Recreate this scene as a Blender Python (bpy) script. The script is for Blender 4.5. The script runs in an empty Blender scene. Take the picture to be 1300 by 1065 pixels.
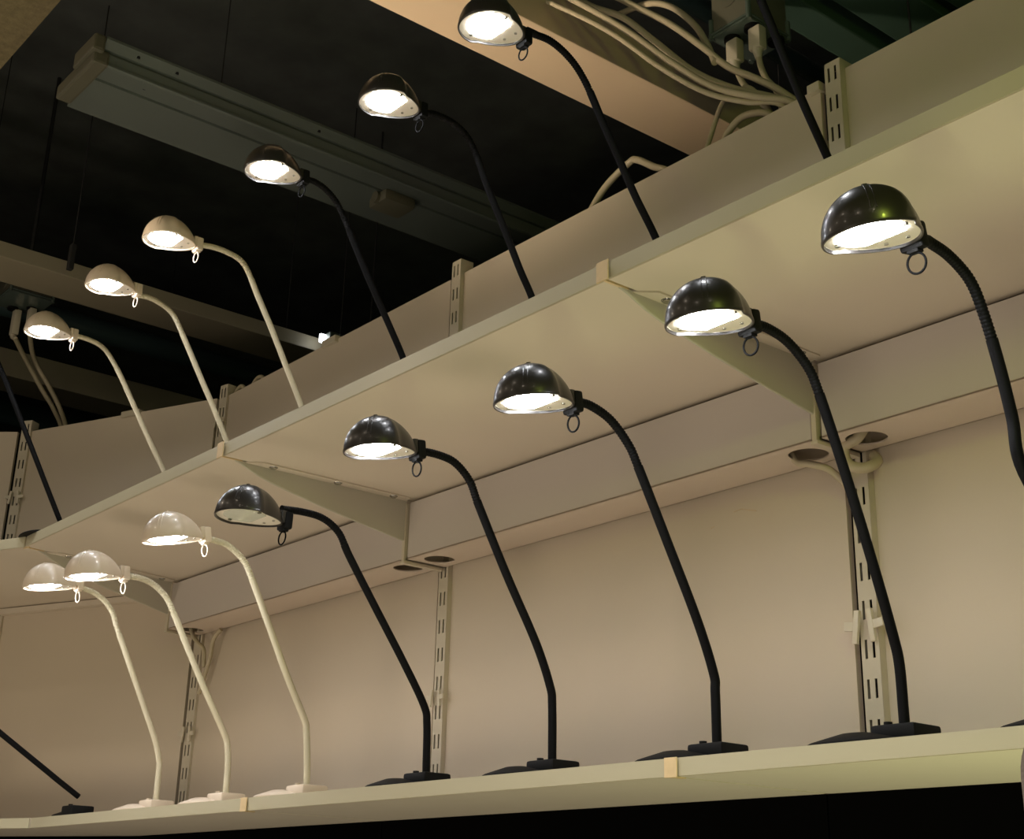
import bpy, bmesh, math, random
from mathutils import Vector, Matrix
random.seed(3)
C = bpy.context.scene.collection
S = 0.9            # metres per layout unit; layout origin is eye height, 1.6 m above the floor
EYE = 1.6
FLOOR = -EYE / S
def W(p): return Vector((p[0] * S, p[1] * S, p[2] * S + EYE))

# ------------------------------------------------------------------ materials
def mat(name, col, rough=0.5, metal=0.0, spec=0.5, noise=0.0, nscale=20.0, emit=None, estr=0.0, bump=0.0, bscale=200.0, coat=0.0):
    m = bpy.data.materials.new(name); m.use_nodes = True
    nt = m.node_tree; b = nt.nodes['Principled BSDF']
    b.inputs['Base Color'].default_value = (*col, 1)
    b.inputs['Roughness'].default_value = rough
    b.inputs['Metallic'].default_value = metal
    b.inputs['Specular IOR Level'].default_value = spec
    b.inputs['Coat Weight'].default_value = coat
    tc = nt.nodes.new('ShaderNodeTexCoord')
    if noise:
        n = nt.nodes.new('ShaderNodeTexNoise'); n.inputs['Scale'].default_value = nscale; n.inputs['Detail'].default_value = 6
        nt.links.new(tc.outputs['Object'], n.inputs['Vector'])
        mx = nt.nodes.new('ShaderNodeMix'); mx.data_type = 'RGBA'
        mx.inputs[6].default_value = (*[max(0, c * (1 - noise)) for c in col], 1)
        mx.inputs[7].default_value = (*[min(1, c * (1 + noise)) for c in col], 1)
        nt.links.new(n.outputs['Fac'], mx.inputs[0]); nt.links.new(mx.outputs[2], b.inputs['Base Color'])
    if bump:
        n2 = nt.nodes.new('ShaderNodeTexNoise'); n2.inputs['Scale'].default_value = bscale; n2.inputs['Detail'].default_value = 3
        nt.links.new(tc.outputs['Object'], n2.inputs['Vector'])
        bp = nt.nodes.new('ShaderNodeBump'); bp.inputs['Strength'].default_value = bump; bp.inputs['Distance'].default_value = 0.002
        nt.links.new(n2.outputs['Fac'], bp.inputs['Height']); nt.links.new(bp.outputs['Normal'], b.inputs['Normal'])
    if emit:
        b.inputs['Emission Color'].default_value = (*emit, 1); b.inputs['Emission Strength'].default_value = estr
    return m

M = {}
M['panel'] = mat('cream_laminate_panel', (0.62, 0.535, 0.415), 0.55, noise=0.03, nscale=4, bump=0.05)
M['shelf'] = mat('cream_shelf_laminate', (0.645, 0.57, 0.46), 0.5, noise=0.02, nscale=3, bump=0.05)
M['valance'] = mat('pale_grey_laminate', (0.56, 0.51, 0.46), 0.6, noise=0.02, nscale=5)
M['tray'] = mat('cream_enamel_tray', (0.66, 0.56, 0.46), 0.45)
M['steel_cream'] = mat('cream_enamelled_steel', (0.58, 0.52, 0.40), 0.4)
M['bracket'] = mat('greenish_cream_steel', (0.50, 0.475, 0.39), 0.42)
M['edge'] = mat('shelf_edge_band', (0.46, 0.42, 0.29), 0.35)
M['oak'] = mat('pale_oak_edge', (0.66, 0.50, 0.28), 0.45, noise=0.15, nscale=60)
M['black'] = mat('black_lacquer', (0.028, 0.024, 0.021), 0.33, spec=0.6, coat=0.2)
M['black_soft'] = mat('black_plastic', (0.006, 0.006, 0.006), 0.6, spec=0.15)
M['black_ring'] = mat('black_ring_plastic', (0.002, 0.002, 0.002), 0.7, spec=0.08)
M['black_hose'] = mat('black_flexible_hose', (0.004, 0.004, 0.0045), 0.55, spec=0.10)
M['white'] = mat('cream_white_lacquer', (0.75, 0.63, 0.49), 0.33, coat=0.2)
M['white_hose'] = mat('cream_flexible_hose', (0.62, 0.56, 0.40), 0.42)
M['liner'] = mat('cream_white_inner_reflector', (0.75, 0.68, 0.58), 0.45)
M['lit'] = mat('lit_frosted_lens', (0.9, 0.9, 0.9), 0.4, emit=(0.95, 0.96, 1.0), estr=95.0)
M['unlit'] = mat('unlit_glass_lens', (0.62, 0.66, 0.55), 0.08, spec=0.8, coat=1.0, noise=0.12, nscale=30)
M['chrome'] = mat('chrome_screw', (0.6, 0.6, 0.58), 0.2, metal=1.0)
M['clear'] = mat('translucent_clip_plastic', (0.66, 0.60, 0.47), 0.3)
M['dark'] = mat('dark_slot_interior', (0.004, 0.004, 0.004), 0.9)
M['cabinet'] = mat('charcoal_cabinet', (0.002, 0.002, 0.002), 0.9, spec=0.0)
M['cable'] = mat('cream_cable_sheath', (0.50, 0.43, 0.29), 0.45)
M['wire'] = mat('dark_steel_wire', (0.02, 0.02, 0.02), 0.6)
M['beam_lamplit'] = mat('lamplit_steel_channel', (0.80, 0.62, 0.42), 0.55, noise=0.04, nscale=3)  # same steel as the other channels, lightened and warmed to paint in lamplight
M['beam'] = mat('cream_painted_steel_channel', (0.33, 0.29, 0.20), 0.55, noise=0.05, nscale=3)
M['batten'] = mat('grey_enamel_fitting', (0.11, 0.13, 0.115), 0.5, noise=0.06, nscale=5)
M['yellowed'] = mat('yellowed_lamp_holder', (0.11, 0.105, 0.07), 0.5)
M['duct'] = mat('dark_green_duct', (0.07, 0.13, 0.10), 0.6, noise=0.3, nscale=5)
M['duct2'] = mat('dark_teal_pipe', (0.03, 0.055, 0.055), 0.5)
M['box'] = mat('grey_brown_plastic_box', (0.13, 0.125, 0.09), 0.4)
M['clearbox'] = mat('smoky_clear_cover', (0.10, 0.13, 0.11), 0.12, spec=0.8)
M['ceil'] = mat('black_ceiling', (0.11, 0.12, 0.11), 0.9, noise=0.5, nscale=6)
M['tile'] = mat('speckled_mineral_tile', (0.26, 0.21, 0.11), 0.95, noise=0.45, nscale=45, bump=0.8, bscale=120)
M['floor'] = mat('pale_vinyl_floor', (0.55, 0.50, 0.42), 0.5, noise=0.06, nscale=3)
M['wall'] = mat('dark_store_wall', (0.012, 0.012, 0.012), 0.9)
M['fabric'] = mat('grey_woven_fabric', (0.17, 0.155, 0.145), 0.95, noise=0.2, nscale=90, bump=0.6, bscale=400)
M['tube'] = mat('lit_tube_end', (1, 1, 1), 0.4, emit=(0.95, 0.97, 1.0), estr=9)

# ------------------------------------------------------------------ mesh helpers (layout units)
def bmn(): return bmesh.new()
def box(bm, x0, x1, y0, y1, z0, z1, bev=0.0, mtx=None):
    r = bmesh.ops.create_cube(bm, size=1.0)
    vs = r['verts']
    for v in vs: v.co = Vector(((x0 + x1) / 2 + v.co.x * (x1 - x0), (y0 + y1) / 2 + v.co.y * (y1 - y0), (z0 + z1) / 2 + v.co.z * (z1 - z0)))
    if bev:
        es = list({e for v in vs for e in v.link_edges})
        g = bmesh.ops.bevel(bm, geom=es, offset=bev, segments=2, affect='EDGES', profile=0.6)
        vs = list({v for f in g['faces'] for v in f.verts} | {v for v in vs if v.is_valid})
    if mtx: bmesh.ops.transform(bm, matrix=mtx, verts=vs)
    return vs
def prism(bm, poly, z0, z1, bev=0.0):
    """footprint polygon in XY extruded between two heights"""
    a = [bm.verts.new((x, y, z0)) for x, y in poly]; b = [bm.verts.new((x, y, z1)) for x, y in poly]
    n = len(poly); fs = [bm.faces.new(a[::-1]), bm.faces.new(b)]
    for i in range(n): fs.append(bm.faces.new((a[i], a[(i + 1) % n], b[(i + 1) % n], b[i])))
    if bev:
        es = list({e for f in fs for e in f.edges})
        bmesh.ops.bevel(bm, geom=es, offset=bev, segments=2, affect='EDGES')
def extr_x(bm, poly, x0, x1):
    """polygon in YZ extruded along X"""
    a = [bm.verts.new((x0, y, z)) for y, z in poly]; b = [bm.verts.new((x1, y, z)) for y, z in poly]
    n = len(poly); bm.faces.new(a); bm.faces.new(b[::-1])
    for i in range(n): bm.faces.new((a[i], b[i], b[(i + 1) % n], a[(i + 1) % n]))
def extr_y(bm, poly, y0, y1):
    a = [bm.verts.new((x, y0, z)) for x, z in poly]; b = [bm.verts.new((x, y1, z)) for x, z in poly]
    n = len(poly); bm.faces.new(a); bm.faces.new(b[::-1])
    for i in range(n): bm.faces.new((a[i], b[i], b[(i + 1) % n], a[(i + 1) % n]))
def catmull(pts, sub=6):
    pts = [Vector(p) for p in pts]
    P = [pts[0] * 2 - pts[1]] + pts + [pts[-1] * 2 - pts[-2]]
    out = []
    for i in range(1, len(P) - 2):
        a, b, c, d = P[i - 1], P[i], P[i + 1], P[i + 2]
        for k in range(sub):
            t = k / sub
            out.append(0.5 * ((2 * b) + (c - a) * t + (2 * a - 5 * b + 4 * c - d) * t * t + (3 * b - a - 3 * c + d) * t ** 3))
    out.append(pts[-1]); return out
def tube(bm, path, rad, seg=14, caps=True):
    """rad: number or list along the path"""
    path = [Vector(p) for p in path]; n = len(path)
    T = [(path[min(i + 1, n - 1)] - path[max(i - 1, 0)]).normalized() for i in range(n)]
    up = Vector((1, 0, 0)) if abs(T[0].x) < 0.9 else Vector((0, 0, 1))
    u = (up - T[0] * up.dot(T[0])).normalized(); rings = []
    for i in range(n):
        u = (u - T[i] * u.dot(T[i])).normalized(); v = T[i].cross(u)
        r = rad[i] if isinstance(rad, (list, tuple)) else rad
        rings.append([bm.verts.new(path[i] + (u * math.cos(2 * math.pi * k / seg) + v * math.sin(2 * math.pi * k / seg)) * r) for k in range(seg)])
    for i in range(n - 1):
        for k in range(seg):
            bm.faces.new((rings[i][k], rings[i][(k + 1) % seg], rings[i + 1][(k + 1) % seg], rings[i + 1][k]))
    if caps: bm.faces.new(rings[0][::-1]); bm.faces.new(rings[-1])
def cyl(bm, p0, p1, r, seg=20): tube(bm, [p0, p1], r, seg)
def torus(bm, c, R, r, axis='y', seg=40, sub=10, sx=1.0):
    rings = []
    for i in range(seg):
        a = 2 * math.pi * i / seg; ring = []
        for k in range(sub):
            b = 2 * math.pi * k / sub; d = R + r * math.cos(b); h = r * math.sin(b)
            p = {'y': (d * math.cos(a) * sx, h, d * math.sin(a)), 'z': (d * math.cos(a) * sx, d * math.sin(a), h), 'x': (h, d * math.cos(a) * sx, d * math.sin(a))}[axis]
            ring.append(bm.verts.new(Vector(c) + Vector(p)))
        rings.append(ring)
    for i in range(seg):
        for k in range(sub):
            bm.faces.new((rings[i][k], rings[(i + 1) % seg][k], rings[(i + 1) % seg][(k + 1) % sub], rings[i][(k + 1) % sub]))

def finish(name, bm, m, parent=None, smooth=False, loc=None, raw=False, root=None, angle=40):
    """one mesh object; bm holds layout coordinates. Origin at the base centre for top-level, root-relative for parts."""
    bmesh.ops.recalc_face_normals(bm, faces=bm.faces[:])
    for v in bm.verts: v.co = W(v.co)
    me = bpy.data.meshes.new(name); o = bpy.data.objects.new(name, me); C.objects.link(o)
    if parent is None:
        xs = [v.co.x for v in bm.verts]; ys = [v.co.y for v in bm.verts]; zs = [v.co.z for v in bm.verts]
        loc = Vector(((min(xs) + max(xs)) / 2, (min(ys) + max(ys)) / 2, min(zs)))
        o.location = loc; org = loc; o['_org'] = list(org)
    else:
        org = Vector(parent['_org']); o.parent = parent; o['_org'] = list(org)
    for v in bm.verts: v.co = v.co - org
    bm.to_mesh(me); bm.free(); me.materials.append(m)
    if smooth:
        me.polygons.foreach_set('use_smooth', [True] * len(me.polygons))
        try: me.set_sharp_from_angle(angle=math.radians(angle))
        except Exception: pass
    return o
def tag(o, label, cat, group=None):
    o['label'] = label; o['category'] = cat
    if group: o['group'] = group
    return o
def thing(name, p, label, cat, group=None):
    o = bpy.data.objects.new(name, None); C.objects.link(o); o.empty_display_size = 0.05
    o.location = W(p); o['_org'] = list(W(p)); return tag(o, label, cat, group)
def structure(name, bm, m):
    o = finish(name, bm, m); o['kind'] = 'structure'; return o
def bplane(m_fn): pass

# ------------------------------------------------------------------ layout of the display wall
J = [-0.245, -1.545, -2.845, -4.17]          # joints between the straight bays along X
YW, YS, YF = 2.10, 1.44, 1.965                 # wall face, upper shelf front, valance face
ZT0, ZT1 = 0.987, 1.016                        # upper shelf
ZB0, ZB1 = 0.207, 0.234; YB = 1.58             # base shelf
A1, A2 = math.radians(23), math.radians(46)
C3 = Vector((-4.17, 2.10)); d4 = Vector((-math.cos(A1), -math.sin(A1))); n4 = Vector((math.sin(A1), -math.cos(A1)))
C4 = C3 + d4 * 0.93; d5 = Vector((-math.cos(A2), -math.sin(A2))); n5 = Vector((math.sin(A2), -math.cos(A2)))
C5 = C4 + d5 * 1.3
def mitre(Cn, na, nb, t):
    h = (na + nb).normalized(); return Cn + h * (t / h.dot(na))
n3 = Vector((0, -1))
def foot(i, t0, t1, gap=0.003):
    """footprint of bay i between offsets t0 (wall side) and t1 (front) from the wall face"""
    if i < 2: return [(J[i + 1] + gap, YW - t0), (J[i] - gap, YW - t0), (J[i] - gap, YW - t1), (J[i + 1] + gap, YW - t1)]
    if i == 2:
        a = mitre(C3, n3, n4, t0); b = mitre(C3, n3, n4, t1)
        return [(a.x + gap, YW - t0), (J[2] - gap, YW - t0), (J[2] - gap, YW - t1), (b.x + gap, YW - t1)]
    if i == 3:
        a0, a1 = mitre(C3, n3, n4, t0) + d4 * gap, mitre(C3, n3, n4, t1) + d4 * gap
        b0, b1 = mitre(C4, n4, n5, t0) - d4 * gap, mitre(C4, n4, n5, t1) - d4 * gap
    if i == 4:
        a0, a1 = mitre(C4, n4, n5, t0) + d5 * gap, mitre(C4, n4, n5, t1) + d5 * gap
        b0, b1 = C5 + n5 * t0, C5 + n5 * t1
    return [tuple(b0), tuple(a0), tuple(a1), tuple(b1)]

bay_words = ['nearest right-hand bay', 'second bay from the right', 'third bay, left of the middle standard', 'narrow angled corner bay at left', 'far left angled bay']
panels = []
# back panels: a lower and an upper sheet per bay
for i in range(5):
    for lo, (z0, z1) in enumerate([(ZB1 + 0.001, 1.660 if i != 0 else 1.675)]):
        bm = bmn(); f = foot(i, -0.014, 0.0, 0.0)
        (lx, ly), (rx, ry) = f[3], f[2]
        l = Vector((lx, ly)); r = Vector((rx, ry)); d = (r - l).normalized(); n = Vector((d.y, -d.x))
        l = l + d * (0.0195); r = r - d * (0.046 if i == 1 else 0.040)
        prism(bm, [tuple(l - n * 0.014), tuple(r - n * 0.014), tuple(r), tuple(l)], z0, z1)
        pn = finish('back_panel', bm, M['panel']); panels.append(pn)
        tag(pn, 'tall cream back panel of the %s' % bay_words[i], 'wall panel', 'cream back panels of the display wall')
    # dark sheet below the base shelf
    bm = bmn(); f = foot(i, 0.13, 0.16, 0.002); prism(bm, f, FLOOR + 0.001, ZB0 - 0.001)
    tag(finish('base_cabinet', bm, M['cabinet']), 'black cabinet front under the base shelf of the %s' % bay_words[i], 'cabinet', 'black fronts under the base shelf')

# upper shelves
for i in range(5):
    bm = bmn(); prism(bm, foot(i, 0.016, YW - YS, 0.004), ZT0, ZT1, 0.0012)
    r = finish('upper_shelf', bm, M['shelf'])
    tag(r, 'cream upper shelf of the %s' % bay_words[i], 'shelf', 'upper shelves')
    bm = bmn(); prism(bm, foot(i, YW - YS + 0.0002, YW - YS + 0.0035, 0.004), ZT0 - 0.0005, ZT1 + 0.002, 0.0008)
    finish('edge_band', bm, M['edge'], r)
# base shelves
base_shelves = []
for i in range(5):
    bm = bmn(); prism(bm, foot(i, 0.018, YW - YB, 0.004), ZB0, ZB1, 0.0012)
    r = finish('base_shelf', bm, M['shelf']); base_shelves.append(r); tag(r, 'cream base shelf of the %s' % bay_words[i], 'shelf', 'base shelves')
    bm = bmn(); prism(bm, foot(i, YW - YB + 0.0002, YW - YB + 0.003, 0.004), ZB0 - 0.0005, ZB1, 0.0008)
    finish('edge_band', bm, M['edge'], r)
for k in (0, 1):
    bm = bmn(); x = J[k + 1]
    box(bm, x - 0.006, x + 0.006, YB - 0.006, YB + 0.02, ZB0 - 0.002, ZB1 + 0.0005)
    box(bm, x - 0.013, x + 0.013, YB - 0.008, YB - 0.0055, ZB0 - 0.002, ZB1 + 0.0005, 0.0006)
    jc = finish('end_cap', bm, M['oak'], base_shelves[k]); jc['label'] = 'pale yellow end cap'

# cable channels (valance + perforated tray) under the back of the upper shelves
def tray_plate(bm, x0, x1, y0, y1, z0, z1, holes, r, seg=32):
    """flat plate with real round holes; hole cells are squares"""
    yc = (y0 + y1) / 2; h = (y1 - y0) / 2
    xs = [x0]
    for hx in sorted(holes): xs += [hx - h, hx + h]
    xs.append(x1)
    def quad(a, b, z): bm.faces.new([bm.verts.new((p[0], p[1], z)) for p in ((a, y0), (b, y0), (b, y1), (a, y1))])
    for k in range(0, len(xs), 2):
        for z in (z0, z1): quad(xs[k], xs[k + 1], z)
    for hx in holes:
        for z in (z0, z1):
            inner = []; outer = []
            for k in range(seg):
                a = 2 * math.pi * k / seg; c, s = math.cos(a), math.sin(a); m = max(abs(c), abs(s))
                inner.append(bm.verts.new((hx + r * c, yc + r * s, z))); outer.append(bm.verts.new((hx + h * c / m, yc + h * s / m, z)))
            for k in range(seg): bm.faces.new((inner[k], inner[(k + 1) % seg], outer[(k + 1) % seg], outer[k]))
        for k in range(seg):
            a, b = 2 * math.pi * k / seg, 2 * math.pi * (k + 1) / seg
            bm.faces.new([bm.verts.new((hx + r * math.cos(t), yc + r * math.sin(t), z)) for t, z in ((a, z0), (b, z0), (b, z1), (a, z1))])
ZC = 0.832
chan_lab = ['pale cable channel under the near shelf, right of the black lamps', 'pale cable channel behind the three lit black lamps', 'pale cable channel behind the unlit black lamp and the first white one']
for i in range(3):
    xl, xr = J[i + 1] + 0.012, J[i] - 0.012
    t = thing('cable_channel', ((xl + xr) / 2, YF, ZC), chan_lab[i], 'cable channel', 'cable channels under the upper shelf')
    bm = bmn()
    if i == 2: xl = -4.15
    box(bm, xl, xr, YF, YF + 0.008, ZC + 0.0035, 0.978, 0.0008); finish('valance', bm, M['valance'], t)
    bm = bmn(); hs = [xr - 0.055, xl + 0.055] if i < 2 else [xr - 0.055, xl + 0.035 + 0.02]
    tray_plate(bm, xl, xr, YF - 0.002, YW - 0.016, ZC, ZC + 0.003, hs, 0.038)
    box(bm, xl, xr, YW - 0.018, YW - 0.016, ZC, ZC + 0.012)
    finish('perforated_tray', bm, M['tray'], t)
# rail under the shelf of the corner bay
bm = bmn(); prism(bm, foot(3, 0.001, 0.03, 0.02), 0.964, 0.984, 0.001)
tag(finish('wall_rail', bm, M['shelf']), 'thin pale rail on the wall under the angled left shelf', 'rail')

# brackets
def bracket(x, label, top=True):
    t = thing('shelf_bracket', (x, YF, 0.83), label, 'bracket', 'triangular brackets under the upper shelf')
    bm = bmn(); zt = 0.9865
    prof = [(1.472, zt), (1.49, 0.9815), (1.51, 0.973), (1.535, 0.963), (1.57, 0.953), (1.62, 0.942), (1.70, 0.926), (1.80, 0.908), (1.90, 0.892), (1.962, 0.882), (1.962, zt)]
    extr_x(bm, prof, x - 0.0025, x + 0.0015)
    # folded lower lip
    path = [Vector((x - 0.0015, y, z - 0.0005)) for y, z in prof[:10]]
    tube(bm, path, 0.0028, 8)
    finish('gusset', bm, M['bracket'], t)
    bm = bmn()
    prism(bm, [(x + 0.0015, 1.50), (x + 0.030, 1.535), (x + 0.030, 1.95), (x + 0.0015, 1.96)], 0.9835, 0.9865)
    finish('top_flange', bm, M['shelf'], t)
    for y in (1.565, 1.745, 1.91):
        bm = bmn(); cyl(bm, (x + 0.017, y, 0.9835), (x + 0.017, y, 0.9795), 0.0075, 16); torus(bm, (x + 0.017, y, 0.9835), 0.0095, 0.0012, 'z', 20, 6)
        finish('screw', bm, M['chrome'], t, True)
    bm = bmn(); box(bm, x - 0.0065, x + 0.0045, YF - 0.006, YW - 0.02, 0.829, 0.978, 0.001); box(bm, x - 0.0075, x + 0.008, YF - 0.008, YW - 0.02, 0.822, 0.829, 0.001)
    finish('wall_arm', bm, M['steel_cream'], t)
    bm = bmn(); box(bm, x - 0.0025, x + 0.0025, YS - 0.008, 1.49, ZT0 - 0.002, ZT1 + 0.001)
    box(bm, x - 0.014, x + 0.014, YS - 0.0095, YS - 0.0070, ZT0 - 0.004, ZT1 + 0.0035, 0.0006)
    finish('front_cap', bm, M['oak'], t)
    return t
bracket(J[1], 'cream triangular bracket behind the second black lamp from the right')
bracket(J[2], 'cream triangular bracket between the lit and the unlit black lamps')
for pts, l in (([(-1.87, 2.0985, 0.787), (-1.85, 2.0985, 0.789), (-1.81, 2.0985, 0.777)], 0), ([(-1.935, 2.0992, 0.765), (-1.925, 2.0992, 0.767)], 0)):
    bm = bmn(); tube(bm, pts, 0.0006, 6); finish('scuff_mark', bm, M['oak'] if not l else M['wire'], panels[1])
t3 = bracket(-4.163, 'cream triangular bracket at the left corner behind the white lamps')
t3.rotation_euler.z = math.radians(-11.5) * -1
t3.location = W((-4.163 + 0.02, YF, 0.83))

# slotted standards with real slots
def standard(p, ang, label, ztop=1.70):
    t = thing('slotted_standard', (p[0], p[1], FLOOR), label, 'upright rail', 'slotted upright rails')
    R = Matrix.Translation(Vector((p[0], p[1], 0))) @ Matrix.Rotation(ang, 4, 'Z')
    bm = bmn(); w = 0.0195; yf = -0.011
    xs = [-w, -0.0118, -0.0062, 0.0048, 0.0104, w]
    pitch = 0.0705; z = ztop; rows = []
    while z > ZB1 - 0.1:
        rows.append((z - 0.013 - 0.034, z - 0.013)); z -= pitch
    zs = [ztop]
    for a, b in rows: zs += [b, a]
    zs.append(FLOOR)
    for zi in range(len(zs) - 1):
        slot = zi % 2 == 1
        for k in range(5):
            if slot and k in (1, 3): continue
            bm.faces.new([bm.verts.new((xx, yf, zz)) for xx, zz in ((xs[k], zs[zi]), (xs[k + 1], zs[zi]), (xs[k + 1], zs[zi + 1]), (xs[k], zs[zi + 1]))])
    bmesh.ops.remove_doubles(bm, verts=bm.verts[:], dist=1e-6)
    for sx in (-w, w):
        bm.faces.new([bm.verts.new(q) for q in ((sx, yf, ztop), (sx, 0.03, ztop), (sx, 0.03, FLOOR), (sx, yf, FLOOR))])
    bmesh.ops.remove_doubles(bm, verts=bm.verts[:], dist=1e-6)
    bmesh.ops.recalc_face_normals(bm, faces=bm.faces[:])
    bmesh.ops.transform(bm, matrix=R, verts=bm.verts[:])
    o = finish('rail', bm, M['steel_cream'], t)
    sol = o.modifiers.new('t', 'SOLIDIFY'); sol.thickness = 0.0014; sol.offset = -1
    bm = bmn(); box(bm, -w + 0.002, w - 0.002, 0.02, 0.03, FLOOR, ztop - 0.004, mtx=R); finish('rail_core', bm, M['dark'], t)
    return t
def clip(p, ang, z, label, big=1.0):
    t = thing('panel_clip', (p[0], p[1] - 0.02, z - 0.03), label, 'clip', 'pale plastic clips on the upright rails')
    for s, tl in ((-1, 8), (1, -6)):
        R = Matrix.Translation(Vector((p[0], p[1], z))) @ Matrix.Rotation(ang, 4, 'Z') @ Matrix.Translation((s * 0.0165, -0.019, 0)) @ Matrix.Rotation(math.radians(tl), 4, 'Y') @ Matrix.Scale(big, 4)
        bm = bmn(); box(bm, -0.0055, 0.0055, -0.004, 0.004, -0.030, 0.030, 0.0015, R); box(bm, -0.026 if s < 0 else -0.006, 0.006 if s < 0 else 0.026, -0.003, 0.003, -0.0075, 0.0085, 0.0012, R)
        finish('clip_half', bm, M['clear'], t, True)
P_std = [((J[1], YW - 0.004), 0, 'slotted rail right of the second black lamp neck, nearest one'), ((J[2], YW), 0, 'slotted middle rail between the third and fourth black lamps'),
         ((C3.x, C3.y), A1 / 2, 'slotted rail in the corner behind the white lamps'), ((C4.x, C4.y), (A1 + A2) / 2, 'slotted rail at the far left edge above the shelf'), ((J[0], YW), 0, 'slotted rail at the right end of the near bay')]
for k, (p, a, l) in enumerate(P_std):
    standard(p, a, l, 1.70 if k else 1.695)
clip((J[1], YW - 0.012), 0, 0.505, 'pair of white plastic cross clips on the nearest rail', 1.0)
clip((J[2], YW - 0.004), 0, 0.505, 'translucent clip low on the middle rail', 0.7)
clip((C3.x, C3.y - 0.004), A1 / 2, 0.52, 'translucent clip low on the corner rail', 0.8)
clip((C3.x, C3.y - 0.004), A1 / 2, 1.56, 'small clip high on the corner rail above the shelf', 0.5)
clip((C4.x, C4.y - 0.004), (A1 + A2) / 2, 1.40, 'white clip on the far left rail above the shelf', 0.8)
for (q0, q1), l in zip([((-1.616, 2.093), (-1.584, 2.093)), ((-3.537, 2.093), (-3.46, 2.093)), ((-4.60, 1.915), (-4.52, 1.947))],
                        ['beside the nearest rail', 'by the bright tube end', 'left of the corner']):
    bm = bmn(); v = Vector(q1) - Vector(q0); L = v.length; R = Matrix.Translation((q0[0], q0[1], 1.66)) @ Matrix.Rotation(math.atan2(v.y, v.x), 4, 'Z')
    box(bm, 0, L, -0.006, 0.022, -0.012, 0.010, 0.002, R)
    tag(finish('top_clip', bm, M['steel_cream']), 'cream clip on the top edge of the wall panels %s' % l, 'clip', 'clips on the panel top edge')

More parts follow.
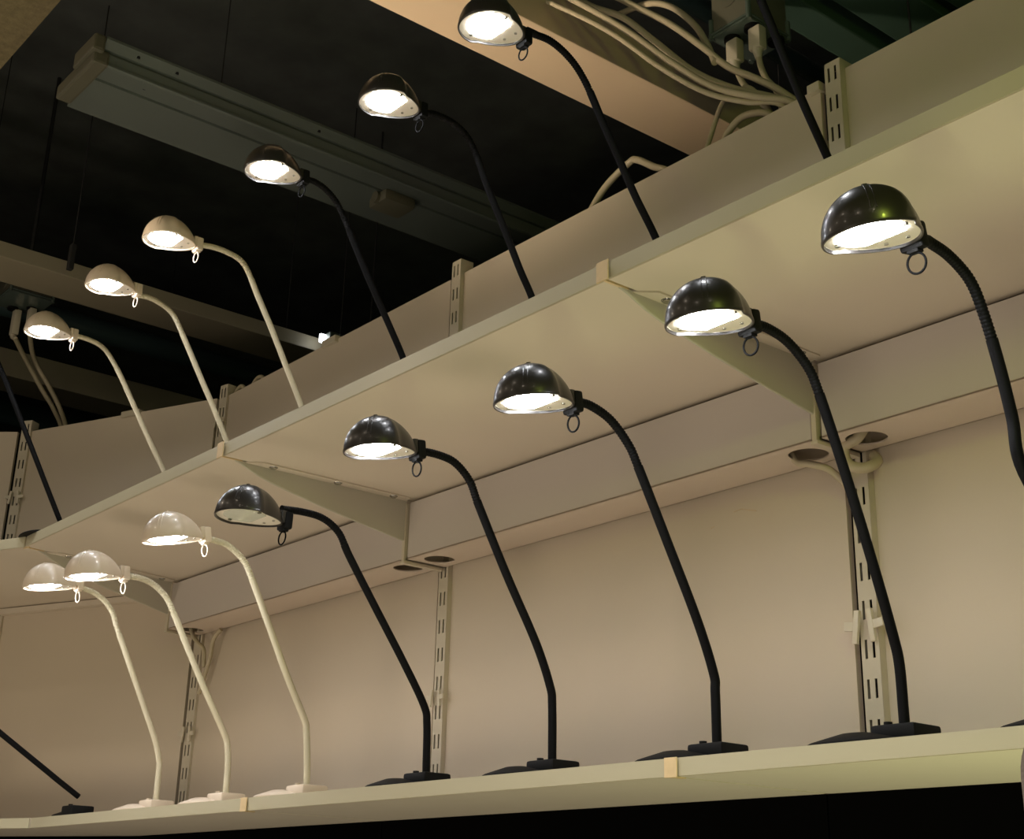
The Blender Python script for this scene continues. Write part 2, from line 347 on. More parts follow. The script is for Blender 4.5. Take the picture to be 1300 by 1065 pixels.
# ------------------------------------------------------------------ lamps
LAMPS = {
 'L1':(-0.877, [(1.5094, 0.5214), (1.4963, 0.5891), (1.4789, 0.6551), (1.458, 0.7125), (1.4342, 0.7534), (1.3925, 0.7744), (1.3497, 0.7805)], [1.2391, 0.7514]),
 'L2':(-1.183, [(1.6601, 0.2797), (1.6587, 0.3419), (1.6491, 0.3811), (1.6165, 0.472), (1.567, 0.5942), (1.516, 0.7084), (1.4929, 0.7444), (1.4522, 0.7704), (1.4109, 0.7791), (1.3814, 0.7776)], [1.2906, 0.7557]),
 'L3':(-1.53, [(1.6604, 0.27), (1.6597, 0.3411), (1.6572, 0.369), (1.624, 0.4453), (1.5597, 0.5613), (1.4951, 0.6751), (1.473, 0.7081), (1.4355, 0.7387), (1.3935, 0.752), (1.3638, 0.7511)], [1.2749, 0.7288]),
 'L4':(-1.921, [(1.6617, 0.2713), (1.6601, 0.3568), (1.654, 0.3907), (1.6191, 0.4632), (1.5465, 0.577), (1.4812, 0.6876), (1.458, 0.7296), (1.4232, 0.7558), (1.3846, 0.7619), (1.3453, 0.7603)], [1.2603, 0.7425]),
 'L5':(-2.293, [(1.66, 0.2707), (1.6573, 0.353), (1.6475, 0.3901), (1.5933, 0.4682), (1.517, 0.5692), (1.4514, 0.6572), (1.4244, 0.6982), (1.3865, 0.7195), (1.3416, 0.7233), (1.2929, 0.72)], [1.221, 0.6921]),
 'L6':(-2.734, [(1.6599, 0.2971), (1.6513, 0.3719), (1.6426, 0.4015), (1.5929, 0.4849), (1.5323, 0.5981), (1.4791, 0.6952), (1.4562, 0.7267), (1.4186, 0.7502), (1.3832, 0.7561), (1.353, 0.7541)], [1.28, 0.7407]),
 'L7':(-3.092, [(1.659, 0.3185), (1.6542, 0.3636), (1.6423, 0.3954), (1.5843, 0.4853), (1.5281, 0.5771), (1.4767, 0.6639), (1.4521, 0.698), (1.4187, 0.7212), (1.3833, 0.7305), (1.3417, 0.7293)], [1.2618, 0.7161]),
 'L8':(-3.454, [(1.6579, 0.3402), (1.6557, 0.3576), (1.6386, 0.4073), (1.5951, 0.4924), (1.5459, 0.5871), (1.4965, 0.682), (1.4814, 0.7146), (1.4561, 0.7415), (1.4261, 0.7574), (1.3888, 0.7657)], [1.3006, 0.7556]),
 'U0':(-1.33, [(1.795, 1.205), (1.70, 1.345), (1.62, 1.478), (1.572, 1.552), (1.53, 1.582), (1.485, 1.588), (1.455, 1.585)], [1.352, 1.560]),
 'U1':(-1.752, [(1.7708, 1.2442), (1.7117, 1.3236), (1.6655, 1.3935), (1.6236, 1.4562), (1.5859, 1.5169), (1.5546, 1.5517), (1.5197, 1.572), (1.4832, 1.5806), (1.4496, 1.5777)], [1.3393, 1.5443]),
 'U2':(-2.086, [(1.7326, 1.2222), (1.6964, 1.2803), (1.6509, 1.3611), (1.6055, 1.4383), (1.5687, 1.5094), (1.542, 1.5427), (1.5058, 1.5587), (1.4645, 1.5608), (1.4304, 1.5544)], [1.3406, 1.5395]),
 'U3':(-2.484, [(1.6856, 1.1866), (1.6415, 1.258), (1.5929, 1.3319), (1.5439, 1.4115), (1.4995, 1.4867), (1.4733, 1.5218), (1.4442, 1.5416), (1.4162, 1.5495), (1.3914, 1.5483)], [1.3032, 1.5353]),
 'U4':(-2.958, [(1.7048, 1.1972), (1.6438, 1.3056), (1.5969, 1.3878), (1.5478, 1.4673), (1.5149, 1.5231), (1.4896, 1.5481), (1.4505, 1.5574), (1.4148, 1.5587), (1.3802, 1.5538)], [1.2878, 1.5379]),
 'U5':(-3.315, [(1.691, 1.1807), (1.6377, 1.2744), (1.5884, 1.3532), (1.5361, 1.438), (1.4958, 1.5008), (1.4723, 1.5217), (1.4382, 1.5348), (1.4077, 1.5394), (1.383, 1.5365)], [1.2955, 1.537]),
 'U6':(-3.726, [(1.7069, 1.1952), (1.6454, 1.2859), (1.5835, 1.3812), (1.5279, 1.4657), (1.4867, 1.5166), (1.4596, 1.5365), (1.4269, 1.5447), (1.3978, 1.5463), (1.3788, 1.5458)], [1.2934, 1.5337]),
 'U7':(-4.0, [(1.545, 1.033), (1.519, 1.069), (1.399, 1.276), (1.269, 1.50), (1.235, 1.545), (1.20, 1.562), (1.165, 1.565)], [1.075, 1.550]),
 'L9':(-3.85, [(1.62, 0.285), (1.56, 0.321), (1.51, 0.352), (1.379, 0.433), (1.29, 0.49), (1.20, 0.535), (1.13, 0.55)], [1.04, 0.535]),
}
LAB = {
 'L1': 'black dome desk lamp, lit, largest, at the right edge below the shelf',
 'L2': 'lit black dome lamp whose neck crosses the nearest slotted rail',
 'L3': 'lit black dome lamp, third from the right on the base shelf',
 'L4': 'lit black dome lamp just right of the middle bracket, above the middle rail',
 'L5': 'unlit black dome lamp with a clear greenish lens',
 'L6': 'white dome lamp right beside the unlit black one, on the base shelf',
 'L7': 'white dome lamp whose neck crosses the corner rail',
 'L8': 'leftmost white dome lamp on the base shelf, partly behind its neighbour',
 'L9': 'black lamp neck low in the bottom left corner',
 'U0': 'black lamp on the upper shelf whose head is above the frame, by the junction box',
 'U1': 'lit black dome lamp at the top, in front of the wide ceiling channel',
 'U2': 'lit black dome lamp on the upper shelf, between the other two lit black ones',
 'U3': 'lit black upper dome lamp whose head is in front of the grey ceiling batten',
 'U4': 'tallest white dome lamp on the upper shelf, against the black ceiling',
 'U5': 'middle white dome lamp on the upper shelf',
 'U6': 'lowest white dome lamp on the upper shelf, by the left junction box',
 'U7': 'black lamp with bare neck at the left edge of the upper shelf',
}
RR, HH = 0.0590, 0.0585
def shell_pt(a, b, k=1.0, lift=0.0):
    """a azimuth, 0 = front (-Y); b elevation; returns local point of the dome"""
    x = RR * k * math.sin(a) * math.cos(b); y = -RR * k * math.cos(a) * math.cos(b); z = HH * k * math.sin(b) + lift
    if y > 0:
        f = y / RR
        x *= (1 - 0.10 * min(1, f * 6)) * (1 - 0.16 * f)
        z *= (1 - 0.22 * f * f)
        y *= 1.24
    return Vector((x, y, z))
def lamp(key, pose=(0, 0, 0)):
    X, prof, cen = LAMPS[key]; upper = key[0] == 'U'
    white = key in ('L6', 'L7', 'L8', 'U4', 'U5', 'U6'); lit = key != 'L5'
    ms, mh, mp = (M['white'], M['white_hose'], M['white']) if white else (M['black'], M['black_hose'], M['black_soft'])
    zs = ZT1 + 0.0022 if upper else ZB1 + 0.0005
    p = list(prof)
    low = key in ('U7', 'L9')
    if upper and not low:
        y0, z0 = p[0]; y1, z1 = p[1]; k = (z0 - 1.16) / max(1e-3, (z1 - z0)); yb = y0 - (y1 - y0) * k * 0.8
        p = [(yb + 0.004, zs + 0.02), (yb + 0.003, 1.10), (yb - 0.001, 1.145)] + p
    elif key == 'L1':
        p = [(1.66, zs + 0.02), (1.659, 0.33), (1.651, 0.370), (1.585, 0.455)][:3] + [(1.560, 0.44)] + p
        p[3] = (1.615, 0.425); 
    elif key in ('L6', 'L7', 'L8', 'L5'):
        p = [(p[0][0] + 0.001, zs + 0.02)] + p
    by = p[0][0]
    if not upper and not low and key in ('L2', 'L3', 'L4'): p = [(p[0][0], zs + 0.018)] + p
    t = thing('desk_lamp', (X, by, zs), LAB[key], 'lamp', 'gooseneck desk lamps on the ' + ('upper shelf' if upper else 'base shelf'))
    # base block + flat foot
    bm = bmn(); box(bm, X - 0.036, X + 0.036, by - 0.030, by + 0.034, zs + 0.001, zs + 0.026, 0.005)
    cyl(bm, (X - 0.018, by - 0.012, zs + 0.024), (X - 0.018, by - 0.012, zs + 0.031), 0.006, 16)
    finish('base', bm, mp, t, True)
    bm = bmn(); n = 36; fy = max(by - 0.035, (YS if upper else YB) + 0.046)
    cx = X - 0.058; rings = []
    if key == 'U7': cx, fy = -4.02, 1.458
    for (k, z) in ((1.0, 0.0), (1.0, 0.003), (0.93, 0.0055), (0.30, 0.0165), (0.12, 0.0175)):
        rings.append([bm.verts.new((cx + 0.080 * k * math.cos(2 * math.pi * i / n), fy + 0.042 * k * math.sin(2 * math.pi * i / n), zs + z)) for i in range(n)])
    for r in range(len(rings) - 1):
        for i in range(n): bm.faces.new((rings[r][i], rings[r][(i + 1) % n], rings[r + 1][(i + 1) % n], rings[r + 1][i]))
    bm.faces.new(rings[0][::-1]); bm.faces.new(rings[-1])
    finish('foot_plate', bm, mp, t, True)
    # neck: smooth lower sleeve, ribbed flexible hose over the bend
    cy, cz = cen
    path = [Vector((X, y, z)) for y, z in p]
    sm = catmull(path, 8)
    # split at the upper bend: last ~35 % of the length
    L = [0.0]
    for a, b in zip(sm, sm[1:]): L.append(L[-1] + (b - a).length)
    cut = next(i for i, l in enumerate(L) if l > L[-1] - 0.17)
    bm = bmn(); tube(bm, sm[:cut + 1], 0.0076, 16); finish('neck', bm, mh, t, True)
    fine = []; tot = L[-1] - L[cut]; steps = int(tot / 0.00125); j = cut
    for s in range(steps + 1):
        d = L[cut] + tot * s / steps
        while j < len(L) - 2 and L[j + 1] < d: j += 1
        f = (d - L[j]) / max(1e-9, L[j + 1] - L[j]); fine.append(sm[j].lerp(sm[j + 1], min(1, f)))
    bm = bmn(); tube(bm, fine, [0.0069 + (0.00035 if (i // 2) % 2 else -0.00035) for i in range(len(fine))], 14); finish('flexible_hose', bm, mh, t, True, angle=80)
    # head
    e = path[-1]; px, py, pz = pose
    T = Matrix.Translation((X, cy, cz)) @ Matrix.Rotation(math.radians(pz), 4, 'Z') @ Matrix.Rotation(math.radians(px), 4, 'X') @ Matrix.Rotation(math.radians(py), 4, 'Y')
    bm = bmn(); NA, NB = 72, 20
    outer = [[bm.verts.new(shell_pt(2 * math.pi * i / NA, (math.pi / 2) * j / NB)) for i in range(NA)] for j in range(NB)]
    top = bm.verts.new(shell_pt(0, math.pi / 2))
    rim = [[bm.verts.new(shell_pt(2 * math.pi * i / NA, 0, k, z)) for i in range(NA)] for k, z in ((1.012, 0.001), (1.018, -0.0015), (1.005, -0.004), (0.965, -0.004), (0.955, 0.0))]
    seq = [outer[j] for j in range(NB - 1, -1, -1)] + rim
    for a, b in zip(seq, seq[1:]):
        for i in range(NA): bm.faces.new((a[i], a[(i + 1) % NA], b[(i + 1) % NA], b[i]))
    for i in range(NA): bm.faces.new((top, outer[NB - 1][(i + 1) % NA], outer[NB - 1][i]))
    # twin seam ribs with a small notch cap at the crown
    for off in (-5.5, 5.5):
        az = math.radians(40)
        pts = []
        for j in range(3, 19):
            bb = math.pi / 2 * j / 20; q = shell_pt(az + math.radians(off) / max(0.25, math.cos(bb)) * 0.6, bb, 1.0); pts.append(q)
        tube(bm, pts, 0.0007, 6)
    cyl(bm, shell_pt(math.radians(40), math.radians(80), 0.97), shell_pt(math.radians(40), math.radians(80), 1.03), 0.0035, 12)
    # collar cheek blending shell to the collar
    box(bm, -0.014, 0.014, 0.0665, 0.078, 0.001, 0.026, 0.003)
    bmesh.ops.transform(bm, matrix=T, verts=bm.verts[:])
    sh = finish('lamp_shade', bm, ms, t, True, angle=50)
    bm = bmn(); inn = [[bm.verts.new(shell_pt(2 * math.pi * i / NA, (math.pi / 2) * j / NB, 0.952)) for i in range(NA)] for j in range(NB)]
    tp = bm.verts.new(shell_pt(0, math.pi / 2, 0.952))
    for a, b in zip(inn, inn[1:]):
        for i in range(NA): bm.faces.new((a[i], b[i], b[(i + 1) % NA], a[(i + 1) % NA]))
    for i in range(NA): bm.faces.new((tp, inn[NB - 1][i], inn[NB - 1][(i + 1) % NA]))
    # inner cover plate closing the mouth, ring around the lens and the rear apron
    yc = 0.026; rl = 0.0405
    lens2d = []
    half = math.acos(max(-1, min(1, -(yc + 0.003) / rl)))
    for k in range(41):
        a = -half + 2 * half * k / 40   # angle from front
        lens2d.append((rl * math.sin(a), -0.003 - rl * math.cos(a)))
    cover = []
    NAo = 72; out2 = [shell_pt(2 * math.pi * i / NAo, 0, 0.962, 0.0005) for i in range(NAo)]
    lv = [bm.verts.new((x, y, 0.0005)) for x, y in lens2d]; ov = [bm.verts.new(q) for q in out2]
    eds = []
    for loop in (lv, ov):
        for k in range(len(loop)): eds.append(bm.edges.new((loop[k], loop[(k + 1) % len(loop)])))
    bmesh.ops.triangle_fill(bm, edges=eds, use_beauty=True, use_dissolve=False)
    bmesh.ops.transform(bm, matrix=T, verts=bm.verts[:])
    rf = finish('inner_cover', bm, M['liner'], sh)
    bm = bmn(); a = [bm.verts.new((x, y, -0.0005)) for x, y in lens2d]; b = [bm.verts.new((x, y, 0.0030)) for x, y in lens2d]
    bm.faces.new(a[::-1]); bm.faces.new(b)
    for k in range(len(a)): bm.faces.new((a[k], a[(k + 1) % len(a)], b[(k + 1) % len(a)], b[k]))
    bmesh.ops.transform(bm, matrix=T, verts=bm.verts[:])
    le = finish('lens', bm, M['lit'] if lit else M['unlit'], sh)
    if not lit: le['label'] = 'unlit clear greenish lens'
    for q in ((-0.041, -0.012, 0), (0.041, 0.004, 0), (0.014, 0.050, 1), (-0.014, 0.046, 1)):
        bm = bmn()
        if q[2]: cyl(bm, (q[0], q[1], 0.0008), (q[0], q[1], -0.0016), 0.0028, 10)
        else: box(bm, q[0] - 0.0035, q[0] + 0.0035, q[1] - 0.0025, q[1] + 0.0025, -0.0028, 0.0008, 0.0005)
        bmesh.ops.transform(bm, matrix=T, verts=bm.verts[:]); finish('cover_screw' if q[2] else 'lens_clip', bm, M['chrome'] if q[2] else M['box'], sh)
    # collar joint and pull ring
    bm = bmn(); box(bm, -0.0165, 0.0165, 0.074, 0.091, -0.009, 0.025, 0.0045); box(bm, -0.008, 0.008, 0.075, 0.088, -0.0125, -0.007, 0.0015)
    bmesh.ops.transform(bm, matrix=T, verts=bm.verts[:])
    cyl(bm, T @ Vector((0, 0.089, (T.inverted() @ e).z)), e, 0.0075, 14)
    finish('swivel_collar', bm, mp if not white else M['white'], t, True)
    bm = bmn(); torus(bm, (0, 0, 0), 0.0128, 0.0015, 'y'); 
    bmesh.ops.transform(bm, matrix=T @ Matrix.Translation((0, 0.080, -0.0250)), verts=bm.verts[:])
    finish('pull_ring', bm, mp if white else M['black_ring'], t, True)
    return t
POSE = {'L1': (11, 0, 0), 'L2': (8, 0, 0), 'L3': (7, 0, 0), 'L4': (6, 0, 0), 'L5': (-2, 0, 0), 'L6': (10, 0, 0), 'L7': (7, 0, 0), 'L8': (7, 0, 0)}
for k in LAMPS: lamp(k, POSE.get(k, (2, 0, 0)))

# ------------------------------------------------------------------ ceiling world
bm = bmn(); box(bm, -9, 4, -5, 6, 3.3, 3.35); structure('ceiling', bm, M['ceil'])
bm = bmn(); box(bm, -9, -3.0, -5, 1.18, 2.60, 2.65)
o = structure('ceiling_tile_edge', bm, M['tile']); o.name = 'ceiling_soffit'
bm = bmn(); box(bm, -9, 4, -5, 6, FLOOR - 0.02, FLOOR); structure('floor', bm, M['floor'])
bm = bmn(); box(bm, -9, 4, 6, 6.05, FLOOR, 3.35); structure('wall_back', bm, M['wall'])
bm = bmn(); box(bm, -9.05, -9, -5, 6.05, FLOOR, 3.35); structure('wall_left', bm, M['wall'])

def chan(x0, x1, y0, y1, z0, z1, label, m='beam'):
    t = thing('ceiling_channel', ((x0 + x1) / 2, y0, z0), label, 'ceiling channel', 'long steel channels under the ceiling')
    bm = bmn(); box(bm, x0, x1, y0, y1, z0, z1, 0.003); finish('channel_body', bm, M[m], t)
    for y in (y0 + 0.6, y1 - 0.5):
        bm = bmn(); cyl(bm, ((x0 + x1) / 2, y, z1 - 0.002), ((x0 + x1) / 2, y, 3.3), 0.002, 8); finish('hanger_rod', bm, M['wire'], t)
chan(-2.612, -2.405, 0.9, 3.6, 2.20, 2.325, 'wide cream ceiling channel at the top behind the highest lamp', 'beam_lamplit')
chan(-4.985, -4.765, 0.8, 3.2, 2.20, 2.26, 'narrow cream ceiling channel behind the white upper lamps')
chan(-6.17, -5.955, 1.0, 3.2, 2.20, 2.325, 'cream ceiling channel at far left behind the lowest white lamp')
for x0, x1, z0, l in ((-2.0, -1.90, 2.22, 'thin dark green duct beside the near junction box'), (-1.85, -1.70, 2.22, 'wide dark green duct at top right'), (-1.66, -1.58, 2.22, 'narrow dark green duct at the far top right')):
    bm = bmn(); box(bm, x0, x1, 1.4, 5.5, z0, z0 + 0.08, 0.006)
    tag(finish('ventilation_duct', bm, M['duct']), l, 'duct', 'dark ducts under the ceiling')
for x, z, r, l in ((-5.20, 2.34, 0.035, 'dark pipe beside the left junction box'), (-5.42, 2.30, 0.05, 'thicker dark pipe left of the junction box'), (-6.6, 2.25, 0.06, 'dark pipe at the far left under the ceiling'), (-2.28, 2.42, 0.03, 'dark pipe above the bundle of cables'), (-2.12, 2.40, 0.025, 'second dark pipe above the bundle of cables')):
    bm = bmn(); cyl(bm, (x, 1.0, z), (x, 5.5, z), r, 20)
    tag(finish('ceiling_pipe', bm, M['duct2'], smooth=True), l, 'pipe', 'dark pipes under the ceiling')
# fluorescent batten
t = thing('fluorescent_batten', (-3.4, 1.2, 2.2), 'grey fluorescent batten fitting with no tube hanging under the black ceiling', 'light fitting')
bm = bmn(); extr_y(bm, [(-3.625, 2.199), (-3.436, 2.199), (-3.434, 2.206), (-3.424, 2.206), (-3.422, 2.199), (-3.350, 2.196), (-3.344, 2.200), (-3.344, 2.206), (-3.350, 2.208), (-3.345, 2.236), (-3.60, 2.236), (-3.625, 2.207)], 1.22, 4.3); finish('reflector', bm, M['batten'], t)
bm = bmn(); extr_y(bm, [(-3.50, 2.237), (-3.352, 2.237), (-3.352, 2.244), (-3.342, 2.246), (-3.322, 2.268), (-3.322, 2.276), (-3.50, 2.276)], 1.20, 4.3); finish('spine', bm, M['batten'], t)
bm = bmn(); box(bm, -3.605, -3.34, 1.175, 1.222, 2.195, 2.240, 0.008); box(bm, -3.47, -3.325, 1.165, 1.20, 2.225, 2.278, 0.008); finish('end_cap', bm, M['yellowed'], t)
bm = bmn(); box(bm, -3.50, -3.40, 2.20, 2.32, 2.16, 2.20, 0.012); cyl(bm, (-3.45, 2.19, 2.18), (-3.45, 2.25, 2.18), 0.02, 14); finish('lamp_holder', bm, M['yellowed'], t, True)
for x, y, z in ((-3.334, 1.3, 2.254), (-3.334, 1.42, 2.254), (-3.334, 1.9, 2.254), (-3.385, 1.35, 2.1985)):
    bm = bmn(); cyl(bm, (x, y, z + 0.004), (x, y, z - 0.001), 0.005, 10); finish('fixing_hole', bm, M['dark'], t)
for y in (1.6, 3.8):
    bm = bmn(); cyl(bm, (-3.42, y, 2.328), (-3.42, y, 3.3), 0.002, 8); finish('hanger_rod', bm, M['wire'], t)
# suspension wires
for (x, y, z0), l in (((-4.62, 1.656, 2.17), 'thin suspension wire hanging at left in front of the batten'), ((-4.60, 2.80, 2.10), 'thin suspension wire hanging below the second lamp from the top')):
    bm = bmn(); cyl(bm, (x, y, z0), (x, y, 3.3), 0.0025, 8); box(bm, x - 0.012, x + 0.012, y - 0.01, y + 0.01, z0 - 0.01, z0 + 0.09, 0.003)
    tag(finish('suspension_wire', bm, M['wire']), l, 'wire', 'suspension wires')
bm = bmn(); cyl(bm, (-1.685, 2.60, 2.0), (-1.685, 2.60, 3.3), 0.003, 8)
tag(finish('suspension_wire', bm, M['wire']), 'thin suspension wire over the near bay at top right', 'wire', 'suspension wires')
# lit tube end
t = thing('fluorescent_fitting', (-4.69, 2.83, 2.19), 'tiny bright tube end showing above the wall panels behind the channel', 'light fitting')
bm = bmn(); box(bm, -4.703, -4.690, 2.76, 2.79, 2.212, 2.250, 0.004); finish('tube_end', bm, M['tube'], t)
bm = bmn(); box(bm, -4.71, -4.665, 2.791, 3.6, 2.19, 2.26, 0.004); finish('fitting_body', bm, M['batten'], t)
bm = bmn(); cyl(bm, (-4.69, 3.0, 2.25), (-4.69, 3.0, 3.3), 0.004, 8); finish('hanger_rod', bm, M['wire'], t)

# junction boxes
def jbox(c, label, plugs, sx=1):
    x0, x1, y0, y1, z0, z1 = c
    t = thing('junction_box', ((x0 + x1) / 2, (y0 + y1) / 2, z0), label, 'junction box', 'electrical boxes above the display wall')
    bm = bmn(); box(bm, x0, x1, y0, y1, z0 + 0.012, z1, 0.008)
    cyl(bm, ((x0 + x1) / 2, y0 + 0.002, (z0 + z1) / 2 + 0.01), ((x0 + x1) / 2, y0 - 0.002, (z0 + z1) / 2 + 0.01), 0.026, 24)
    finish('body', bm, M['box'], t, True)
    bm = bmn(); box(bm, x0 - 0.006, x1 + 0.006, y0 - 0.006, y1 + 0.006, z0 + 0.004, z0 + 0.010, 0.002); box(bm, x0 - 0.003, x1 + 0.003, y0 - 0.003, y1 + 0.003, z0 - 0.004, z0 + 0.002, 0.002)
    for x in (x0, x1):
        for y in (y0, y1): cyl(bm, (x, y, z0 - 0.006), (x, y, z0 + 0.05), 0.007, 12)
    finish('cover', bm, M['clearbox'], t, True)
    bm = bmn()
    for px, py in plugs: cyl(bm, (px, py, z0 - 0.002), (px, py, z0 - 0.014), 0.021, 18)
    finish('socket', bm, M['black_soft'], t, True)
    bm = bmn()
    cyl(bm, ((x0 + x1) / 2, (y0 + y1) / 2, z1 - 0.004), ((x0 + x1) / 2, (y0 + y1) / 2, 2.222 if z1 < 2.3 else 3.3), 0.008, 10); finish('hanger_rod', bm, M['wire'], t)
    return t
def cord(name, label, pts, r, group=None, plug=None, cat='cable'):
    if plug is None:
        bm = bmn(); tube(bm, catmull(pts, 8), r, 12); return tag(finish(name, bm, M['cable'], smooth=True), label, cat, group)
    t = thing(name, pts[0], label, 'plug and cable' if cat == 'cable' else cat, group)
    bm = bmn(); tube(bm, catmull(pts, 8), r, 12); finish('cord', bm, M['cable'], t, True)
    x, y, z = plug; zl = pts[0][2]
    bm = bmn(); box(bm, x - 0.018, x + 0.018, y - 0.014, y + 0.014, zl + 0.022, z, 0.005)
    tube(bm, [Vector((x, y, zl + 0.028)), Vector((x, y, zl + 0.014)), Vector(pts[0]) + Vector((0, 0, -0.002))], [0.016, 0.011, 0.008], 12)
    finish('plug', bm, M['steel_cream'], t, True); return t
jbox((-1.995, -1.875, 2.215, 2.36, 2.045, 2.20), 'grey-brown junction box at the top right with two white plugs', [(-1.958, 2.25), (-1.893, 2.25), (-1.892, 2.335)])
jbox((-5.335, -5.155, 1.63, 1.80, 2.255, 2.36), 'dark junction box at the left edge behind the lowest white upper lamp', [(-5.315, 1.70), (-5.27, 1.76)])
cord('power_cord', 'left white plug hanging from the near junction box', [(-1.947, 2.25, 1.945), (-1.935, 2.245, 1.915), (-1.915, 2.24, 1.88), (-1.87, 2.22, 1.83)], 0.0075, 'cords plugged into the junction boxes', (-1.952, 2.25, 2.03))
cord('power_cord', 'right white plug hanging from the near junction box', [(-1.878, 2.25, 1.945), (-1.872, 2.25, 1.915), (-1.858, 2.25, 1.877), (-1.82, 2.25, 1.80), (-1.80, 2.25, 1.60)], 0.0075, 'cords plugged into the junction boxes', (-1.880, 2.25, 2.03))
cord('power_cord', 'left cord with white plug from the left junction box', [(-5.290, 1.72, 2.115), (-5.34, 1.776, 2.078), (-5.373, 1.832, 2.032), (-5.372, 1.888, 1.959), (-5.362, 1.944, 1.885), (-5.38, 2.0, 1.80), (-5.38, 2.03, 1.60)], 0.0095, 'cords plugged into the junction boxes', (-5.318, 1.72, 2.245))
cord('power_cord', 'right cord from the left junction box running down behind the panel', [(-5.25, 1.76, 2.14), (-5.33, 1.808, 2.095), (-5.375, 1.856, 2.053), (-5.355, 1.904, 1.979), (-5.32, 1.952, 1.881), (-5.335, 2.0, 1.79), (-5.335, 2.03, 1.60)], 0.0095, 'cords plugged into the junction boxes', (-5.262, 1.76, 2.245))
B = 'cream cables bundled over the ceiling channel'
cord('cable', 'uppermost cream cable of the bundle over the channel', [(-2.344, 2.1, 2.357), (-2.175, 2.111, 2.195), (-2.049, 2.123, 2.073), (-1.957, 2.134, 1.967), (-1.883, 2.146, 1.876), (-1.811, 2.157, 1.814), (-1.743, 2.169, 1.748), (-1.70, 2.19, 1.68), (-1.69, 2.2, 1.55)], 0.0085, B)
cord('cable', 'middle cream cable of the bundle over the channel', [(-2.39, 2.05, 2.36), (-2.29, 2.066, 2.235), (-2.173, 2.081, 2.139), (-2.078, 2.097, 2.027), (-1.965, 2.113, 1.891), (-1.858, 2.129, 1.799), (-1.746, 2.144, 1.725), (-1.695, 2.165, 1.67), (-1.68, 2.17, 1.55)], 0.0085, B)
cord('cable', 'lowest cream cable of the bundle over the channel', [(-2.34, 2.02, 2.274), (-2.213, 2.037, 2.149), (-2.117, 2.054, 2.05), (-2.001, 2.071, 1.918), (-1.894, 2.095, 1.808), (-1.793, 2.115, 1.742), (-1.70, 2.135, 1.692), (-1.66, 2.14, 1.63), (-1.65, 2.145, 1.55)], 0.0085, B)
cord('cable', 'thin fourth cream cable along the channel edge', [(-2.37, 2.0, 2.255), (-2.225, 2.018, 2.125), (-2.13, 2.035, 2.03), (-2.015, 2.052, 1.90), (-1.905, 2.085, 1.793), (-1.81, 2.118, 1.735), (-1.73, 2.135, 1.70), (-1.68, 2.14, 1.62)], 0.0065, B)
cord('cable', 'cream cable arching down left of the junction box', [(-2.42, 2.3, 2.382), (-2.272, 2.264, 2.32), (-2.149, 2.228, 2.229), (-2.034, 2.192, 2.098), (-1.959, 2.156, 1.985), (-1.915, 2.135, 1.90)], 0.0085, B)
cord('cable', 'short cream cable dropping from the bundle behind the panel', [(-1.84, 2.15, 1.80), (-1.81, 2.14, 1.774), (-1.79, 2.15, 1.738), (-1.773, 2.16, 1.689), (-1.765, 2.16, 1.58)], 0.0085, B)
cord('cable', 'cream cable looping above the panel edge under the bundle', [(-1.96, 2.18, 1.60), (-1.939, 2.18, 1.693), (-1.909, 2.168, 1.722), (-1.849, 2.155, 1.732), (-1.77, 2.142, 1.695), (-1.727, 2.13, 1.62)], 0.0085, B)
cord('cable', 'thin vertical cream cable between channel and panel', [(-1.995, 2.17, 1.60), (-1.987, 2.17, 1.689), (-1.969, 2.18, 1.759), (-1.95, 2.19, 1.819), (-1.933, 2.2, 1.85)], 0.006, B)
cord('cable', 'lone cream cable arching over the panels behind the top lamp neck', [(-2.42, 2.16, 1.58), (-2.398, 2.16, 1.655), (-2.37, 2.16, 1.70), (-2.316, 2.16, 1.745), (-2.235, 2.16, 1.775), (-2.205, 2.16, 1.772), (-2.147, 2.16, 1.728), (-2.099, 2.16, 1.695), (-2.043, 2.16, 1.63)], 0.009)
cord('cable', 'thick white cable looping out of the tray hole by the nearest rail', [(-1.484, 2.03, 0.86), (-1.500, 2.025, 0.838), (-1.524, 2.020, 0.828), (-1.531, 2.025, 0.810), (-1.526, 2.032, 0.794), (-1.508, 2.040, 0.786), (-1.494, 2.05, 0.788), (-1.490, 2.066, 0.80), (-1.500, 2.073, 0.815)], 0.0105)
cord('cable', 'white cable dipping under the tray left of the nearest rail', [(-1.66, 2.03, 0.85), (-1.645, 2.03, 0.826), (-1.62, 2.035, 0.818), (-1.590, 2.05, 0.805), (-1.572, 2.07, 0.780), (-1.560, 2.085, 0.750), (-1.556, 2.10, 0.72)], 0.007)
cord('cable', 'left white cable forking down at the corner rail', [(-4.136, 2.04, 0.85), (-4.120, 2.045, 0.82), (-4.10, 2.055, 0.795), (-4.085, 2.068, 0.775), (-4.085, 2.075, 0.72)], 0.007, 'cables at the corner rail')
cord('cable', 'right white cable forking down at the corner rail', [(-3.994, 2.075, 0.828), (-4.029, 2.07, 0.80), (-4.052, 2.075, 0.74), (-4.10, 2.075, 0.64)], 0.007, 'cables at the corner rail')
# coil behind the corner top
t = thing('cable_coil', (-4.03, 2.13, 1.62), 'coiled cream cable sticking up behind the corner rail top', 'cable')
for k, (x, R) in enumerate(((-4.12, 0.035), (-4.02, 0.045), (-4.07, 0.038))):
    bm = bmn(); torus(bm, (x, 2.125 + 0.014 * k, 1.655), R, 0.0075, 'y', 40, 10); finish('cable_loop', bm, M['cable'], t, True)

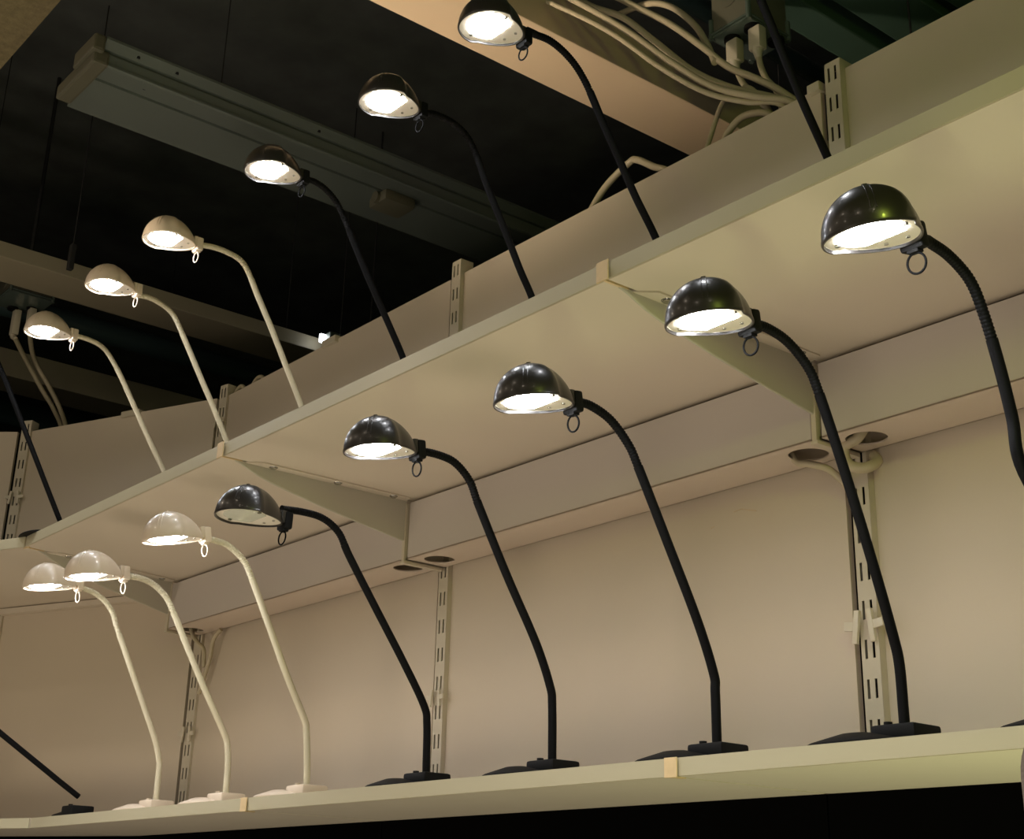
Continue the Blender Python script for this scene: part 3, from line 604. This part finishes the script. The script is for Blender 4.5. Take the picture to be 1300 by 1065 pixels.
# grey fabric partition at the lower right
bm = bmn(); x0, x1, zt, rr = -0.489, -0.27, 0.128, 0.04
arc = [(x0 + rr - rr * math.cos(math.radians(a)), zt - rr + rr * math.sin(math.radians(a))) for a in range(0, 91, 9)]
extr_y(bm, [(x0, FLOOR)] + arc + [(x1, zt), (x1, FLOOR)], 0.80, 0.90)
bmesh.ops.bevel(bm, geom=[e for e in bm.edges if abs(e.verts[0].co.y - e.verts[1].co.y) < 1e-6], offset=0.008, segments=3, affect='EDGES')
tag(finish('fabric_partition', bm, M['fabric'], smooth=True), 'grey woven fabric object with rounded top at the lower right edge', 'partition')

# ------------------------------------------------------------------ lights
def area(name, p, target, size, power, col, spread=180):
    l = bpy.data.lights.new(name, 'AREA'); l.shape = 'DISK'; l.size = size; l.energy = power; l.color = col; l.spread = math.radians(spread)
    o = bpy.data.objects.new(name, l); C.objects.link(o); o.location = W(p)
    o.rotation_euler = (W(target) - W(p)).to_track_quat('-Z', 'Y').to_euler()
WARM = (1.0, 0.83, 0.64)
# store spots above the aisle, behind and left of the camera
for i, (x, y, e) in enumerate([(-4.4, -0.3, 3.5), (-3.2, -1.0, 1.6), (-1.9, -0.4, 1.0), (-0.6, -1.2, 1.2), (0.6, -0.4, 1.0), (-2.4, -2.4, 1.6)]):
    area('store_spot_%d' % i, (x, y, 2.1), (x * 0.7 - 1.0, 2.0, 0.5), 0.12, e, WARM)
# added fill lights on the aisle side, below eye level, with no real fittings
area('front_fill', (-1.6, -2.6, 0.1), (-2.2, 2.0, 0.7), 1.6, 4, WARM)  # broad unseen fill added for wall and shelf fronts
for i, (x, e) in enumerate([(-4.6, 4.6), (-3.2, 3.6), (-1.7, 3.4), (-0.35, 2.7)]):
    area('low_wall_fill_%d' % i, (x, 0.25 - 0.3 * (i == 0), -0.2), (x, 2.1, 0.75), 0.35, e, WARM)  # added to brighten lower wall and undersides but not the upper wall
for x in (-3.6, -2.0, -0.6): area('underside_fill', (x, 0.5, -1.5), (x, 1.5, 1.0), 1.0, 4.0, (1.0, 0.86, 0.66))  # invented light from below that lifts the shelf undersides
area('channel_fill', (-3.7, -0.4, 1.15), (-2.5, 2.0, 2.25), 0.2, 1.7, (1.0, 0.80, 0.58), 30)  # narrow fill added to brighten the bottom of the wide channel
# green-yellow shop lamp to the right
area('green_lamp', (0.10, 0.70, 1.10), (-0.6, 1.5, 1.05), 0.12, 2.8, (0.80, 1.0, 0.12))
area('green_lamp_low', (-0.6, 1.45, -0.75), (-0.8, 1.7, 0.2), 0.3, 6, (0.90, 1.0, 0.50))
w = bpy.data.worlds.new('world'); bpy.context.scene.world = w; w.use_nodes = True
w.node_tree.nodes['Background'].inputs[0].default_value = (0.35, 0.5, 0.5, 1); w.node_tree.nodes['Background'].inputs[1].default_value = 0.05

# ------------------------------------------------------------------ camera
cd = bpy.data.cameras.new('camera'); co = bpy.data.objects.new('camera', cd); C.objects.link(co)
right = Vector((0.63477547, 0.77232762, 0.02387757)); up = Vector((0.26027835, -0.24281403, 0.93450336)); fwd = Vector((-0.72754057, 0.586985, 0.35515255))
Rm = Matrix((right, up, -fwd)).transposed().to_4x4()
co.matrix_world = Matrix.Translation(W((0, 0, 0))) @ Rm
cd.sensor_fit = 'HORIZONTAL'; cd.sensor_width = 36; cd.lens = 1787.5 / 1300 * 36; cd.shift_y = -45 / 1300; cd.clip_start = 0.01
sc = bpy.context.scene; sc.camera = co
sc.view_settings.view_transform = 'Standard'; sc.view_settings.look = 'None'; sc.view_settings.exposure = 0.0; sc.view_settings.gamma = 1.0
for o in list(bpy.data.objects):
    if '_org' in o.keys(): del o['_org']
